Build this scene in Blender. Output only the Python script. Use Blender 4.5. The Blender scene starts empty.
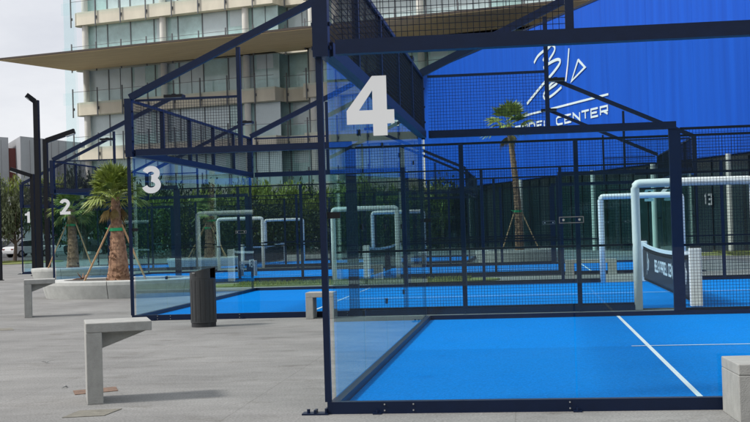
import bpy, math, random
from mathutils import Vector, Matrix
import numpy as np
random.seed(7); rng = np.random.default_rng(7)
R = math.radians
S = bpy.context.scene; C = S.collection

# ------------------------------------------------------------------ camera survey
F_PX, YAW, PIT, ROL = 1240.9, -0.1206, 0.0153, -0.0295
CAM = Vector((1.629, -10.281, 1.524))
_f0 = Vector((math.sin(YAW), math.cos(YAW), 0)); _r0 = Vector((math.cos(YAW), -math.sin(YAW), 0))
FWD = _f0*math.cos(PIT) + Vector((0,0,1))*math.sin(PIT)
UP0 = -_f0*math.sin(PIT) + Vector((0,0,1))*math.cos(PIT)
RT = _r0*math.cos(ROL) + UP0*math.sin(ROL)
UPV = -_r0*math.sin(ROL) + UP0*math.cos(ROL)
def ray(u, v): return FWD + RT*((u-375)/F_PX) - UPV*((v-211)/F_PX)
def at(u, v, depth): return CAM + ray(u, v)*depth
def gnd(u, v, z=0.0):
    d = ray(u, v); t = (z-CAM.z)/d.z; return CAM + d*t
def gd(u, depth):                       # ground point seen in direction u at a depth
    p = at(u, 230, depth); return Vector((p.x, p.y, 0))
def zat(u, v, depth): return at(u, v, depth).z

# ------------------------------------------------------------------ mesh helper
class MB:
    def __init__(s): s.v=[]; s.f=[]
    def add(s, vs, fs):
        n=len(s.v); s.v += [tuple(p) for p in vs]; s.f += [tuple(i+n for i in f) for f in fs]
    def box(s, a, b):
        x0,y0,z0=a; x1,y1,z1=b
        s.add([(x0,y0,z0),(x1,y0,z0),(x1,y1,z0),(x0,y1,z0),(x0,y0,z1),(x1,y0,z1),(x1,y1,z1),(x0,y1,z1)],
              [(0,3,2,1),(4,5,6,7),(0,1,5,4),(1,2,6,5),(2,3,7,6),(3,0,4,7)])
    def obox(s, c, ax, ay, az):         # half axes
        c=Vector(c); P=[]
        for k in (-1,1):
            for i,j in ((-1,-1),(1,-1),(1,1),(-1,1)): P.append(c+ax*i+ay*j+az*k)
        s.add(P, [(0,3,2,1),(4,5,6,7),(0,1,5,4),(1,2,6,5),(2,3,7,6),(3,0,4,7)])
    def bar(s, p, q, w, h, up=Vector((0,0,1))):
        p=Vector(p); q=Vector(q); d=(q-p); L=d.length; d.normalize()
        if abs(d.dot(up))>.98: up=Vector((0,1,0))
        sx=d.cross(up).normalized(); sz=sx.cross(d).normalized()
        s.obox((p+q)/2, sx*w/2, sz*h/2, d*L/2)
    def tube(s, pts, rad, n=8, cap=True):
        pts=[Vector(p) for p in pts]; rings=[]
        if not isinstance(rad,(list,tuple)): rad=[rad]*len(pts)
        base=len(s.v); V=[]; ref=Vector((.13,.31,.94))
        for i,p in enumerate(pts):
            d=(pts[min(i+1,len(pts)-1)]-pts[max(i-1,0)]).normalized()
            if abs(d.dot(ref))>.97: ref=Vector((1,0,0))
            a=d.cross(ref).normalized(); b=d.cross(a).normalized()
            for k in range(n):
                t=2*math.pi*k/n; V.append(p+a*math.cos(t)*rad[i]+b*math.sin(t)*rad[i])
        Fs=[]
        for i in range(len(pts)-1):
            for k in range(n):
                k2=(k+1)%n; Fs.append((i*n+k,i*n+k2,(i+1)*n+k2,(i+1)*n+k))
        if cap:
            Fs.append(tuple(range(n))[::-1]); Fs.append(tuple((len(pts)-1)*n+k for k in range(n)))
        s.add(V,Fs)
    def prism(s, poly, org, ax, ay, az):   # 2D poly in (ax, ay) at org, extruded along az
        n=len(poly); V=[org+ax*a+ay*b for a,b in poly]+[org+ax*a+ay*b+az for a,b in poly]
        s.add(V,[tuple(range(n))[::-1],tuple(range(n,2*n))]+[(i,(i+1)%n,(i+1)%n+n,i+n) for i in range(n)])
    def ribbon(s, pts, w, org, ax, ay, az, closed=False, taper=None):
        P=[Vector((a,b)) for a,b in pts]; n=len(P); Lp=[];Rp=[]
        for i in range(n):
            a=P[i-1] if (i>0 or closed) else None; b=P[(i+1)%n] if (i<n-1 or closed) else None
            d1=(P[i]-a).normalized() if a is not None else None
            d2=(b-P[i]).normalized() if b is not None else None
            if d1 is None: d1=d2
            if d2 is None: d2=d1
            m=(d1+d2); m=m.normalized() if m.length>1e-3 else d1
            nn=Vector((-m.y,m.x)); c=max(.45,nn.dot(Vector((-d1.y,d1.x))))
            ww=(w if taper is None else w*taper[i])/2/c
            Lp.append(P[i]+nn*ww); Rp.append(P[i]-nn*ww)
        for i in range(n if closed else n-1):
            j=(i+1)%n
            s.prism([tuple(Rp[i]),tuple(Rp[j]),tuple(Lp[j]),tuple(Lp[i])],org,ax,ay,az)
    def build(s, name, m, parent=None, smooth=False, bevel=0):
        me=bpy.data.meshes.new(name); me.from_pydata(s.v,[],s.f); me.update()
        if smooth:
            me.polygons.foreach_set('use_smooth',[True]*len(me.polygons))
        me.materials.append(m)
        o=bpy.data.objects.new(name,me); C.objects.link(o); o.parent=parent
        if bevel:
            b=o.modifiers.new('bev','BEVEL'); b.width=bevel; b.segments=2; b.limit_method='ANGLE'
        return o
def tag(o, label=None, cat=None, group=None, kind=None):
    if label: o['label']=label
    if cat: o['category']=cat
    if group: o['group']=group
    if kind: o['kind']=kind
    return o
def empty(name, loc=(0,0,0), rz=0, label=None, cat=None, group=None):
    o=bpy.data.objects.new(name,None); C.objects.link(o); o.location=loc; o.rotation_euler=(0,0,rz)
    o.empty_display_size=.1
    return tag(o,label,cat,group)
def kids(o): return [c for c in bpy.data.objects if c.parent is o]
def copy_tree(o, parent=None, km=None):
    km = km or {}
    if not km:
        for c in bpy.data.objects:
            if c.parent: km.setdefault(c.parent.name,[]).append(c)
    c=o.copy(); C.objects.link(c); c.parent=parent
    for ch in km.get(o.name,[]): copy_tree(ch,c,km)
    return c

# ------------------------------------------------------------------ materials
def newmat(name):
    m=bpy.data.materials.new(name); m.use_nodes=True; nt=m.node_tree
    return m, nt, nt.nodes, nt.links, nt.nodes['Principled BSDF']
def mat(name, col, rough=.6, metal=0, var=.0, scale=6, bump=0, bscale=60, spec=.5, col2=None, stretch=(1,1,1), coat=0):
    m,nt,N,L,P=newmat(name)
    P.inputs['Roughness'].default_value=rough; P.inputs['Metallic'].default_value=metal
    P.inputs['Specular IOR Level'].default_value=spec; P.inputs['Coat Weight'].default_value=coat
    P.inputs['Base Color'].default_value=(*col,1)
    if var or col2 or bump:
        tc=N.new('ShaderNodeTexCoord'); mp=N.new('ShaderNodeMapping'); mp.inputs['Scale'].default_value=stretch
        L.new(tc.outputs['Object'],mp.inputs['Vector'])
    if var or col2:
        nz=N.new('ShaderNodeTexNoise'); nz.inputs['Scale'].default_value=scale; nz.inputs['Detail'].default_value=6
        nz.inputs['Roughness'].default_value=.65
        L.new(mp.outputs[0],nz.inputs['Vector'])
        cr=N.new('ShaderNodeValToRGB'); cr.color_ramp.elements[0].position=.3; cr.color_ramp.elements[1].position=.7
        a=col if col2 is None else col; b=col2 or col
        cr.color_ramp.elements[0].color=(*[x*(1-var) for x in a],1); cr.color_ramp.elements[1].color=(*[min(1,x*(1+var)) for x in b],1)
        L.new(nz.outputs['Fac'],cr.inputs[0]); L.new(cr.outputs[0],P.inputs['Base Color'])
    if bump:
        n2=N.new('ShaderNodeTexNoise'); n2.inputs['Scale'].default_value=bscale; n2.inputs['Detail'].default_value=4
        L.new(mp.outputs[0],n2.inputs['Vector'])
        bm=N.new('ShaderNodeBump'); bm.inputs['Strength'].default_value=bump; bm.inputs['Distance'].default_value=.02
        L.new(n2.outputs['Fac'],bm.inputs['Height']); L.new(bm.outputs[0],P.inputs['Normal'])
    return m
def glassmat(name, tint, ior=1.55, rough=0.0):
    m,nt,N,L,P=newmat(name); N.remove(P); out=N['Material Output']
    tr=N.new('ShaderNodeBsdfTransparent'); tr.inputs[0].default_value=(*tint,1)
    gl=N.new('ShaderNodeBsdfGlossy'); gl.inputs['Roughness'].default_value=rough; gl.inputs[0].default_value=(.9,.98,.96,1)
    fr=N.new('ShaderNodeFresnel'); fr.inputs[0].default_value=ior
    ge=N.new('ShaderNodeNewGeometry'); inv=N.new('ShaderNodeMath'); inv.operation='SUBTRACT'; inv.inputs[0].default_value=1
    L.new(ge.outputs['Backfacing'],inv.inputs[1]); mu=N.new('ShaderNodeMath'); mu.operation='MULTIPLY'
    L.new(fr.outputs[0],mu.inputs[0]); L.new(inv.outputs[0],mu.inputs[1])
    mx=N.new('ShaderNodeMixShader'); L.new(mu.outputs[0],mx.inputs[0]); L.new(tr.outputs[0],mx.inputs[1]); L.new(gl.outputs[0],mx.inputs[2])
    L.new(mx.outputs[0],out.inputs[0]); return m

M={}
M['navy']=mat('navy_steel',(.003,.011,.040),.42,spec=.3,var=.12,scale=9,bump=.05,bscale=30)
M['navy_wire']=mat('navy_wire',(.003,.006,.016),.5,spec=.25)
M['dark']=mat('dark_steel',(.006,.007,.010),.5,spec=.25,var=.2,scale=12)
M['black']=mat('black_plastic',(.02,.021,.024),.5)
M['glass']=glassmat('court_glass',(.885,.962,.966),1.42)
M['white']=mat('white_vinyl',(.82,.83,.84),.45)
M['pad']=mat('white_padding',(.93,.88,.88),.55,var=.05,scale=5,bump=.2,bscale=14)
M['steel']=mat('zinc_steel',(.55,.56,.56),.35,metal=.8)
M['concrete']=mat('bench_concrete',(.36,.36,.345),.85,var=.14,scale=9,bump=.25,bscale=90)
M['planter']=mat('planter_concrete',(.50,.51,.49),.85,var=.12,scale=5,bump=.2,bscale=60)
M['soil']=mat('soil',(.10,.075,.05),.95,var=.4,scale=14,bump=.8,bscale=30)
M['bark']=mat('palm_bark',(.19,.10,.065),.95,col2=(.40,.24,.15),var=.25,scale=9,bump=.6,bscale=40)
M['frond']=mat('palm_frond',(.13,.19,.035),.5,col2=(.30,.36,.08),var=.2,scale=4)
M['deadfrond']=mat('dry_frond',(.30,.21,.08),.8,var=.3,scale=5)
M['stake']=mat('wood_stake',(.50,.31,.16),.8,var=.2,scale=20)
M['band']=mat('green_tie',(.02,.42,.16),.5)
M['leaf']=mat('leaf_green',(.014,.032,.012),.6,col2=(.04,.068,.022),var=.2,scale=1.3)
M['leaf2']=mat('leaf_yellow_green',(.12,.17,.025),.6,col2=(.27,.32,.05),var=.2,scale=.9)
M['leaf3']=mat('leaf_olive',(.06,.08,.035),.6,col2=(.13,.15,.07),var=.2,scale=1.1)
M['trunk']=mat('tree_bark',(.10,.075,.055),.9,var=.3,scale=10,bump=.5)
M['grass']=mat('grass',(.10,.14,.03),.9,col2=(.22,.24,.07),var=.2,scale=3,bump=.5,bscale=50)
M['asphalt']=mat('asphalt',(.06,.06,.062),.9,var=.2,scale=3)
M['line']=mat('line_paint',(.75,.80,.84),.8,var=.05,scale=30)
M['rust']=mat('rusty_cover',(.19,.12,.085),.85,var=.4,scale=14,bump=.4)
M['cover']=mat('grey_cover',(.19,.18,.15),.85,var=.25,scale=10,bump=.3)
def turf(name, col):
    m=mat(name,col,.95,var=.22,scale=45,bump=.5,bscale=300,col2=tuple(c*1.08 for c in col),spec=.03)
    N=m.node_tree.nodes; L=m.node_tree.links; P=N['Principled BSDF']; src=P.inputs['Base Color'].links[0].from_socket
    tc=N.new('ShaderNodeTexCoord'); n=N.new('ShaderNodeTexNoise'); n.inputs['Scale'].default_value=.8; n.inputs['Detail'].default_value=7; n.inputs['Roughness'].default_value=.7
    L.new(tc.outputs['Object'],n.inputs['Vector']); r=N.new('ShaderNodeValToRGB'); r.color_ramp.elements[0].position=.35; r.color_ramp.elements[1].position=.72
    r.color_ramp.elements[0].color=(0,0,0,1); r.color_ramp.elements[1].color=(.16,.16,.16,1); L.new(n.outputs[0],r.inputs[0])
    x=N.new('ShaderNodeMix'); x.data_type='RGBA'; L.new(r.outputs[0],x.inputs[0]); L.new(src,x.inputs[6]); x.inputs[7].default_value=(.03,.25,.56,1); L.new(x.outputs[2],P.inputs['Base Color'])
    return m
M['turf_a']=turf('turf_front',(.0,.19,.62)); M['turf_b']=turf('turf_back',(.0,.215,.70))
# paving: sawn stone with fine streaks, slab joints and stains
def paving():
    m,nt,N,L,P=newmat('stone_paving'); P.inputs['Roughness'].default_value=.8; P.inputs['Specular IOR Level'].default_value=.3
    tc=N.new('ShaderNodeTexCoord')
    def nz(sc,st,det=8,ro=.6):
        mp=N.new('ShaderNodeMapping'); mp.inputs['Scale'].default_value=st; L.new(tc.outputs['Object'],mp.inputs['Vector'])
        n=N.new('ShaderNodeTexNoise'); n.inputs['Scale'].default_value=sc; n.inputs['Detail'].default_value=det; n.inputs['Roughness'].default_value=ro
        L.new(mp.outputs[0],n.inputs['Vector']); return n
    def ramp(n,a,b,p0=.3,p1=.7):
        r=N.new('ShaderNodeValToRGB'); r.color_ramp.elements[0].position=p0; r.color_ramp.elements[1].position=p1
        r.color_ramp.elements[0].color=(*a,1); r.color_ramp.elements[1].color=(*b,1); L.new(n.outputs[0],r.inputs[0]); return r
    def mult(a,b,f=1):
        x=N.new('ShaderNodeMix'); x.data_type='RGBA'; x.blend_type='MULTIPLY'; x.inputs[0].default_value=f
        L.new(a,x.inputs[6]); L.new(b,x.inputs[7]); return x.outputs[2]
    base=ramp(nz(.55,(1,1,1)),(.19,.188,.184),(.305,.302,.295))
    st=ramp(nz(2.2,(.55,1.7,1)),(.86,.86,.86),(1.08,1.08,1.08),.3,.7)
    fine=ramp(nz(60,(.8,1.2,1),4),(.58,.58,.58),(1.32,1.32,1.31))
    spots=ramp(nz(1.3,(1,1.5,1),7,.72),(.66,.64,.61),(1,1,1),.30,.46)
    c=mult(base.outputs[0],st.outputs[0]); c=mult(c,fine.outputs[0]); c=mult(c,spots.outputs[0])
    br=N.new('ShaderNodeTexBrick'); br.inputs['Scale'].default_value=1; br.inputs['Brick Width'].default_value=2.4; br.inputs['Row Height'].default_value=2.4
    br.offset=0; br.inputs['Mortar Size'].default_value=.006; br.inputs['Mortar Smooth'].default_value=.3
    br.inputs['Color1'].default_value=(1,1,1,1); br.inputs['Color2'].default_value=(.96,.96,.955,1); br.inputs['Mortar'].default_value=(.78,.77,.76,1)
    mp=N.new('ShaderNodeMapping'); mp.inputs['Location'].default_value=(.9,.75,0); L.new(tc.outputs['Object'],mp.inputs['Vector']); L.new(mp.outputs[0],br.inputs['Vector'])
    c=mult(c,br.outputs['Color']); L.new(c,P.inputs['Base Color'])
    bm=N.new('ShaderNodeBump'); bm.inputs['Strength'].default_value=.35; bm.inputs['Distance'].default_value=.01
    L.new(nz(45,(.6,1.5,1),5).outputs[0],bm.inputs['Height']); L.new(bm.outputs[0],P.inputs['Normal'])
    return m
M['paving']=paving()
def bluewall():
    m,nt,N,L,P=newmat('blue_cladding'); P.inputs['Roughness'].default_value=.58; P.inputs['Specular IOR Level'].default_value=.22
    tc=N.new('ShaderNodeTexCoord'); sp=N.new('ShaderNodeSeparateXYZ'); L.new(tc.outputs['Object'],sp.inputs[0])
    mp=N.new('ShaderNodeMapping'); mp.inputs['Scale'].default_value=(1.2,1,.05); L.new(tc.outputs['Object'],mp.inputs[0])
    n=N.new('ShaderNodeTexNoise'); n.inputs['Scale'].default_value=1.6; n.inputs['Detail'].default_value=5; L.new(mp.outputs[0],n.inputs['Vector'])
    cr=N.new('ShaderNodeValToRGB'); cr.color_ramp.elements[0].position=.3; cr.color_ramp.elements[1].position=.7
    cr.color_ramp.elements[0].color=(.003,.072,.46,1); cr.color_ramp.elements[1].color=(.005,.098,.58,1)
    L.new(n.outputs[0],cr.inputs[0]); L.new(cr.outputs[0],P.inputs['Base Color'])
    w=N.new('ShaderNodeTexWave'); w.bands_direction='X'; w.inputs['Scale'].default_value=.9; w.inputs['Distortion'].default_value=0
    L.new(tc.outputs['Object'],w.inputs[0])
    bm=N.new('ShaderNodeBump'); bm.inputs['Strength'].default_value=.05; bm.inputs['Distance'].default_value=.05
    L.new(w.outputs['Fac'],bm.inputs['Height']); L.new(bm.outputs[0],P.inputs['Normal'])
    return m
M['bluewall']=bluewall()
M['plinth']=mat('dark_glazing',(.012,.028,.034),.2,spec=.35,var=.3,scale=.6)
M['cream']=mat('cream_concrete',(.74,.69,.56),.8,var=.10,scale=.7,bump=.1,bscale=8,stretch=(1,1,.4))
M['column']=mat('pale_column',(.72,.71,.65),.75,var=.08,scale=1)
M['blind']=mat('window_blind',(.60,.70,.72),.16,var=.08,scale=.5,spec=.6)
M['win']=mat('green_window',(.46,.65,.64),.08,var=.3,scale=.35,spec=.8)
M['windark']=mat('dark_window',(.10,.17,.165),.08,var=.35,scale=.5,spec=.8)
M['mull']=mat('grey_mullion',(.14,.15,.16),.5)
M['skin']=glassmat('balustrade_glass',(.955,.985,.985),1.4)
M['wood']=mat('timber_soffit',(.86,.63,.33),.6,col2=(.93,.72,.42),var=.08,scale=.6,stretch=(.6,6,1))
M['trim']=mat('canopy_edge',(.06,.045,.035),.6)
M['greyclad']=mat('grey_cladding',(.36,.37,.39),.6,var=.05,scale=1)
M['redclad']=mat('red_brown_cladding',(.17,.045,.04),.6,var=.1,scale=1)
M['bin']=mat('bin_paint',(.030,.033,.036),.5,var=.15,scale=20)
M['carpaint']=mat('dark_car_paint',(.02,.022,.026),.25,coat=.6); M['carwhite']=mat('white_car_paint',(.62,.63,.64),.3,coat=.6)
M['carglass']=mat('car_glass',(.02,.025,.03),.08); M['tyre']=mat('tyre_rubber',(.02,.02,.02),.8)
M['lampglass']=mat('lamp_lens',(.5,.52,.5),.3)
M['shade']=glassmat('smoked_clamp',(.62,.66,.68),1.3,.1)
M['banner']=mat('black_banner',(.015,.018,.03),.7)
M['letter']=mat('grey_letters',(.30,.32,.34),.6)

# ------------------------------------------------------------------ camera, light, sky
cd=bpy.data.cameras.new('camera'); cam=bpy.data.objects.new('camera',cd); C.objects.link(cam); S.camera=cam
cd.sensor_width=36; cd.lens=36*F_PX/750; cd.clip_end=2000; cd.clip_start=.1
mw=Matrix.Identity(4)
for i in range(3): mw[i][0]=RT[i]; mw[i][1]=UPV[i]; mw[i][2]=-FWD[i]; mw[i][3]=CAM[i]
cam.matrix_world=mw
ELEV=R(47)
ldir=(_r0*1.0+_f0*.22).normalized()*math.cos(ELEV)+Vector((0,0,-math.sin(ELEV)))   # direction the light travels
sl=bpy.data.lights.new('sun','SUN'); sl.energy=2.4; sl.angle=R(9.0); sl.color=(1,.96,.9)
so=bpy.data.objects.new('sun',sl); C.objects.link(so); so.rotation_euler=ldir.to_track_quat('-Z','Y').to_euler()
W=bpy.data.worlds.new('World'); S.world=W; W.use_nodes=True; wn=W.node_tree.nodes; wl=W.node_tree.links
bg=wn['Background']; bg.inputs[1].default_value=.11
sky=wn.new('ShaderNodeTexSky'); sky.sky_type='NISHITA'; sky.sun_disc=False; sky.sun_elevation=ELEV
sky.sun_rotation=math.atan2(-ldir.x,-ldir.y); sky.dust_density=2.5; sky.air_density=1.0
tc=wn.new('ShaderNodeTexCoord'); mp=wn.new('ShaderNodeMapping'); mp.inputs['Scale'].default_value=(1,1,2.6); wl.new(tc.outputs['Generated'],mp.inputs[0])
nz=wn.new('ShaderNodeTexNoise'); nz.inputs['Scale'].default_value=3.2; nz.inputs['Detail'].default_value=8; nz.inputs['Roughness'].default_value=.55; wl.new(mp.outputs[0],nz.inputs['Vector'])
cr=wn.new('ShaderNodeValToRGB'); cr.color_ramp.elements[0].position=.36; cr.color_ramp.elements[1].position=.66
cr.color_ramp.elements[0].color=(4.9,5.05,5.5,1); cr.color_ramp.elements[1].color=(6.9,6.95,7.1,1); wl.new(nz.outputs[0],cr.inputs[0])
mx=wn.new('ShaderNodeMix'); mx.data_type='RGBA'; mx.inputs[0].default_value=.93
wl.new(sky.outputs[0],mx.inputs[6]); wl.new(cr.outputs[0],mx.inputs[7]); wl.new(mx.outputs[2],bg.inputs[0])
S.view_settings.view_transform='Standard'; S.view_settings.look='None'; S.view_settings.exposure=.42; S.view_settings.gamma=1
S.render.engine='CYCLES'
S.cycles.max_bounces=10; S.cycles.transparent_max_bounces=48; S.cycles.glossy_bounces=4; S.cycles.diffuse_bounces=3
S.cycles.use_denoising=True; S.cycles.caustics_reflective=False; S.cycles.caustics_refractive=False; S.cycles.sample_clamp_indirect=4

# ------------------------------------------------------------------ ground
def sheet(name, pts, z, m, lab=None, thick=None):
    b=MB(); b.add([(p[0],p[1],z) for p in pts],[tuple(range(len(pts)))])
    return tag(b.build(name,m),kind='structure')
sheet('paved_ground',[(-600,-200),(600,-200),(600,900),(-600,900)],0,M['paving'])
# far left: road and car park
P0=gd(-400,92);P1=gd(330,92);P2=gd(330,175);P3=gd(-400,175)
sheet('road',[P0,P1,P2,P3],.004,M['asphalt'])

# ------------------------------------------------------------------ digits and letters
def arc(cx,cz,rx,rz,a0,a1,n=18):
    return [(cx+rx*math.cos(R(a0+(a1-a0)*i/n)), cz+rz*math.sin(R(a0+(a1-a0)*i/n))) for i in range(n+1)]
def digit(d, org, ax, az, ny, h):
    b=MB(); ax=ax*h; az=az*h; e=ny*.003
    if d==4:
        b.prism([(.44,0),(.68,0),(.68,1),(.44,1)],org,ax,az,e); b.prism([(0,.2),(.44,.2),(.44,.43),(0,.43)],org,ax,az,e)
        b.prism([(.68,.2),(.80,.2),(.80,.43),(.68,.43)],org,ax,az,e); b.prism([(0,.43),(.21,.43),(.44,.76),(.44,1)],org,ax,az,e)
    elif d==3:
        b.ribbon(arc(.38,.73,.225,.165,165,-85),.21,org,ax,az,e); b.ribbon(arc(.38,.315,.255,.21,88,-165),.21,org+ny*.0015,ax,az,e)
    elif d==2:
        b.ribbon(arc(.38,.68,.24,.21,165,-25)+[(.42,.36),(.20,.10)],.21,org,ax,az,e)
        b.prism([(.06,0),(.75,0),(.75,.19),(.06,.19)],org+ny*.0015,ax,az,e)
    elif d==1:
        b.prism([(.34,0),(.58,0),(.58,1),(.40,1),(.34,.93)],org,ax,az,e); b.prism([(.12,.66),(.34,.66),(.34,.93),(.30,.86),(.12,.82)],org,ax,az,e)
    return b
GLY={'P':[[(0,0),(0,1),(1,1),(1,.42),(.1,.42)]],'A':[[(0,0),(0,.7),(.25,1),(1,1),(1,0)],[(.1,.4),(.9,.4)]],
 'D':[[(0,.05),(0,1),(.75,1),(1,.75),(1,.25),(.75,0),(.08,0)]],'E':[[(1,1),(.0,1),(0,0),(1,0)],[(.1,.5),(.85,.5)]],
 'L':[[(0,1),(0,0),(1,0)]],'C':[[(1,1),(.2,1),(0,.8),(0,.2),(.2,0),(1,0)]],'N':[[(0,0),(0,1),(1,0),(1,1)]],
 'T':[[(-.05,1),(1.05,1)],[(.5,.9),(.5,0)]],'R':[[(0,0),(0,1),(1,1),(1,.42),(.1,.42)],[(.5,.36),(1,0)]],
 'B':[[(0,.05),(0,1),(.85,1),(.95,.75),(.8,.52),(1,.3),(.9,0),(.08,0)],[(.1,.52),(.7,.52)]],
 '1':[[(.3,.8),(.6,1),(.6,0)]],'3':[[(0,1),(1,1),(1,0),(0,0)],[(.2,.5),(.9,.5)]]}
def write(b, text, org, ax, az, ny, h, w, gap, sw, th=.01):
    x=0
    for ch in text:
        if ch==' ': x+=w*.75; continue
        for i,st in enumerate(GLY[ch]):
            b.ribbon([(x+p[0]*w,p[1]*h) for p in st],sw,org+ny*(.0015*i),ax,az,ny*th)
        x+=w+gap
    return x

# ------------------------------------------------------------------ padel court enclosure
X_,Y_,Z_=Vector((1,0,0)),Vector((0,1,0)),Vector((0,0,1))
def wires(b, o, ax, L, z0, z1, step=.05, r=.0025):
    # welded grid in the plane (ax, z)
    n=int(round(L/step)); nrm=Vector((ax.y,-ax.x,0))
    for i in range(1,n):
        c=o+ax*(L*i/n); b.obox(Vector((c.x,c.y,(z0+z1)/2)),ax*r,nrm*r,Z_*((z1-z0)/2))
    m=int(round((z1-z0)/step))
    for j in range(1,m):
        z=z0+(z1-z0)*j/m; c=o+ax*(L/2); b.obox(Vector((c.x,c.y,z))+nrm*.005,ax*(L/2),nrm*r,Z_*r)
def make_court():
    root=empty('court_enclosure')
    nv=M['navy']
    def bx(name,a,b_,m=nv,par=root,bevel=0):
        b=MB(); b.box(a,b_); return b.build(name,m,par,bevel=bevel)
    # base frame (kerb channel) with the two gate openings
    b=MB()
    for y in (0,10):
        s=-1 if y==0 else 1
        for x0,x1 in ((-.06,9.0),(11.0,20.06)): b.box((x0,y-.04,0),(x1,y+.04,.10))
    for x in (0,20): b.box((x-.04,.04,0),(x+.04,9.96,.10))
    b.build('base_frame',nv,root)
    for x0 in (.42,.66,1.94,3.9):
        for z in (.028,.078):
            b=MB(); b.tube([(x0,-.040,z),(x0,-.049,z)],.007,6); b.build('bolt',M['steel'],root)
    def foot(x,y,sx,sy,big):
        b=MB()
        if big:
            b.box((min(x,x+sx*.22),y-.07,0),(max(x,x+sx*.22),y+.05,.014)); b.box((x+sx*.02-.008,y-.05,.014),(x+sx*.02+.008,y+.05,.05))
            b.box((min(x+sx*.10,x+sx*.12),y-.06,.014),(max(x+sx*.10,x+sx*.12),y+.04,.04)); b.tube([(x+sx*.17,y-.02,.014),(x+sx*.17,y-.02,.045)],.014,8)
        else:
            b.box((x-.035,y+sy*.04-.03,0),(x+.035,y+sy*.04+.03,.012)); b.tube([(x,y+sy*.045,.012),(x,y+sy*.045,.035)],.012,6)
        b.build('foot_plate',M['navy'],root)
    for x,sx in ((-.05,-1),(20.05,1)):
        for y in (-.02,10.02): foot(x,y,sx,0,True)
    for x in (.36,2.0,4,6,8,12,14,16,18,19.6):
        foot(x,-.02,0,-1,False)
    # corners
    for x in (0,20):
        sx=-1 if x==0 else 1
        for y in (0,10):
            bx('corner_post',(x+sx*.055-.026,y-.026,.10),(x+sx*.055+.026,y+.026,2.98))
            b=MB(); b.box((x+sx*.03-.065,y-.065,2.985),(x+sx*.03+.065,y+.065,4.05))
            for dz in (3.25,3.5,3.8,2.99+.06):
                for ddx in (-.075,.072): b.box((x+sx*.03+ddx-.006,y-.02,dz),(x+sx*.03+ddx+.009,y+.02,dz+.03))
            b.build('corner_box',nv,root)
    # long sides
    for y in (0,10):
        s=-1 if y==0 else 1
        for mir in (False,True):
            def mx(a,b_): return (a,b_) if not mir else (20-b_,20-a)
            a,c=mx(.097,4.06); bx('glass_head_beam',(a,y-.06,3.0),(c,y+.06,3.12))
            for g0,g1 in ((.03,1.993),(2.007,3.94)):
                a,c=mx(g0,g1); g=bx('glass_panel',(a,y-.006,.102),(c,y+.006,2.998),M['glass'])
            jx=2 if not mir else 18
            for z in (1.56,):
                b=MB(); [b.box((jx+x0_,y-.0095,z+z0_),(jx+x1_,y-.0065,z+z1_)) for x0_,x1_,z0_,z1_ in ((-.10,.10,.021,.027),(-.10,.10,-.027,-.021),(-.10,-.094,-.021,.021),(.094,.10,-.021,.021))]
                cl_=b.build('glass_clamp',M['mull'],g)
                for dx in (-.065,.065):
                    b=MB(); b.tube([(jx+dx,y-.02,z),(jx+dx,y-.0087,z)],.010,10); b.build('clamp_bolt',M['steel'],root)
            cx=.03 if not mir else 19.97
            b=MB(); b.box((cx-.05,y-.016,1.63),(cx+.06,y+.016,1.685)); b.build('corner_clamp',M['dark'],root)
            a,c=mx(.1,2.0)
            b=MB(); b.box((a,y-.025,3.99),(c,y+.025,4.03)); b.build('top_rail',nv,root)
            b=MB(); wires(b,Vector((a,y,0)),X_,c-a,3.12,3.99); b.build('mesh_infill',M['navy_wire'],root)
            a,c=mx(2.0,2.07); 
            bx('strut',(a,y-.035,3.12),(c,y+.035,4.90))
            # posts and mesh bays
            a,c=mx(4.0-.06,4.0+.12); bx('heavy_post',(a,y-.05,.10),(c,y+.05,2.998))
            for px in (6,8):
                a,c=mx(px-.04,px+.04); bx('post',(a,y-.04,.10),(c,y+.04,3.02))
            for p0,p1 in ((4.12,5.96),(6.04,7.96),(8.04,9.0)):
                a,c=mx(p0,p1); b=MB()
                for z in (.10,1.12,2.98): b.box((a,y-.02,z),(c,y+.02,z+.04))
                wires(b,Vector((a,y,0)),X_,c-a,.14,2.98)
                b.build('mesh_panel',M['navy_wire'],root)
            # lamp arm
            d=1 if not mir else -1; x0=.0 if not mir else 20
            b=MB(); p=Vector((x0+d*.0,y,4.07)); q=Vector((x0+d*4.03,y,4.0+1.92)); b.bar(p,q,.10,.12); arm=b.build('lamp_arm',nv,root)
            b=MB(); b.obox(q+Vector((d*.02,0,.01)),X_*.30,Y_*.20,Z_*.045); b.box((q.x-.06,y-.06,q.z+.04),(q.x+.06,y+.06,q.z+.09)); hd=b.build('lamp_head',M['dark'],arm)
            b=MB(); b.box((q.x-.25,y-.16,q.z-.045),(q.x+.27,y+.16,q.z-.036)); b.build('lamp_lens',M['lampglass'],hd)
        # header above the gate, padded frame
        b=MB(); b.box((9.0,y-.02,2.98),(11.0,y+.02,3.02)); b.box((9.0,y-.02,2.34),(11,y+.02,2.38)); wires(b,Vector((9.0,y,0)),X_,2.0,2.38,2.98)
        b.build('gate_header',M['navy_wire'],root)
        b=MB(); r=.074; k=.085
        pts=[(9.0,y,.01),(9.0,y,1.2),(9.0,y,2.11)]+[(9.0+k-k*math.cos(R(a)),y,2.11+k*math.sin(R(a))) for a in (30,60,90)]
        pts+=[(10,y,2.20)]+[(11.0-k+k*math.sin(R(a)),y,2.11+k*math.cos(R(a))) for a in (0,30,60,90)]+[(11.0,y,1.2),(11,y,.01)]
        b.tube(pts,r,14); b.build('gate_padding',M['pad'],root,smooth=True)
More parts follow.
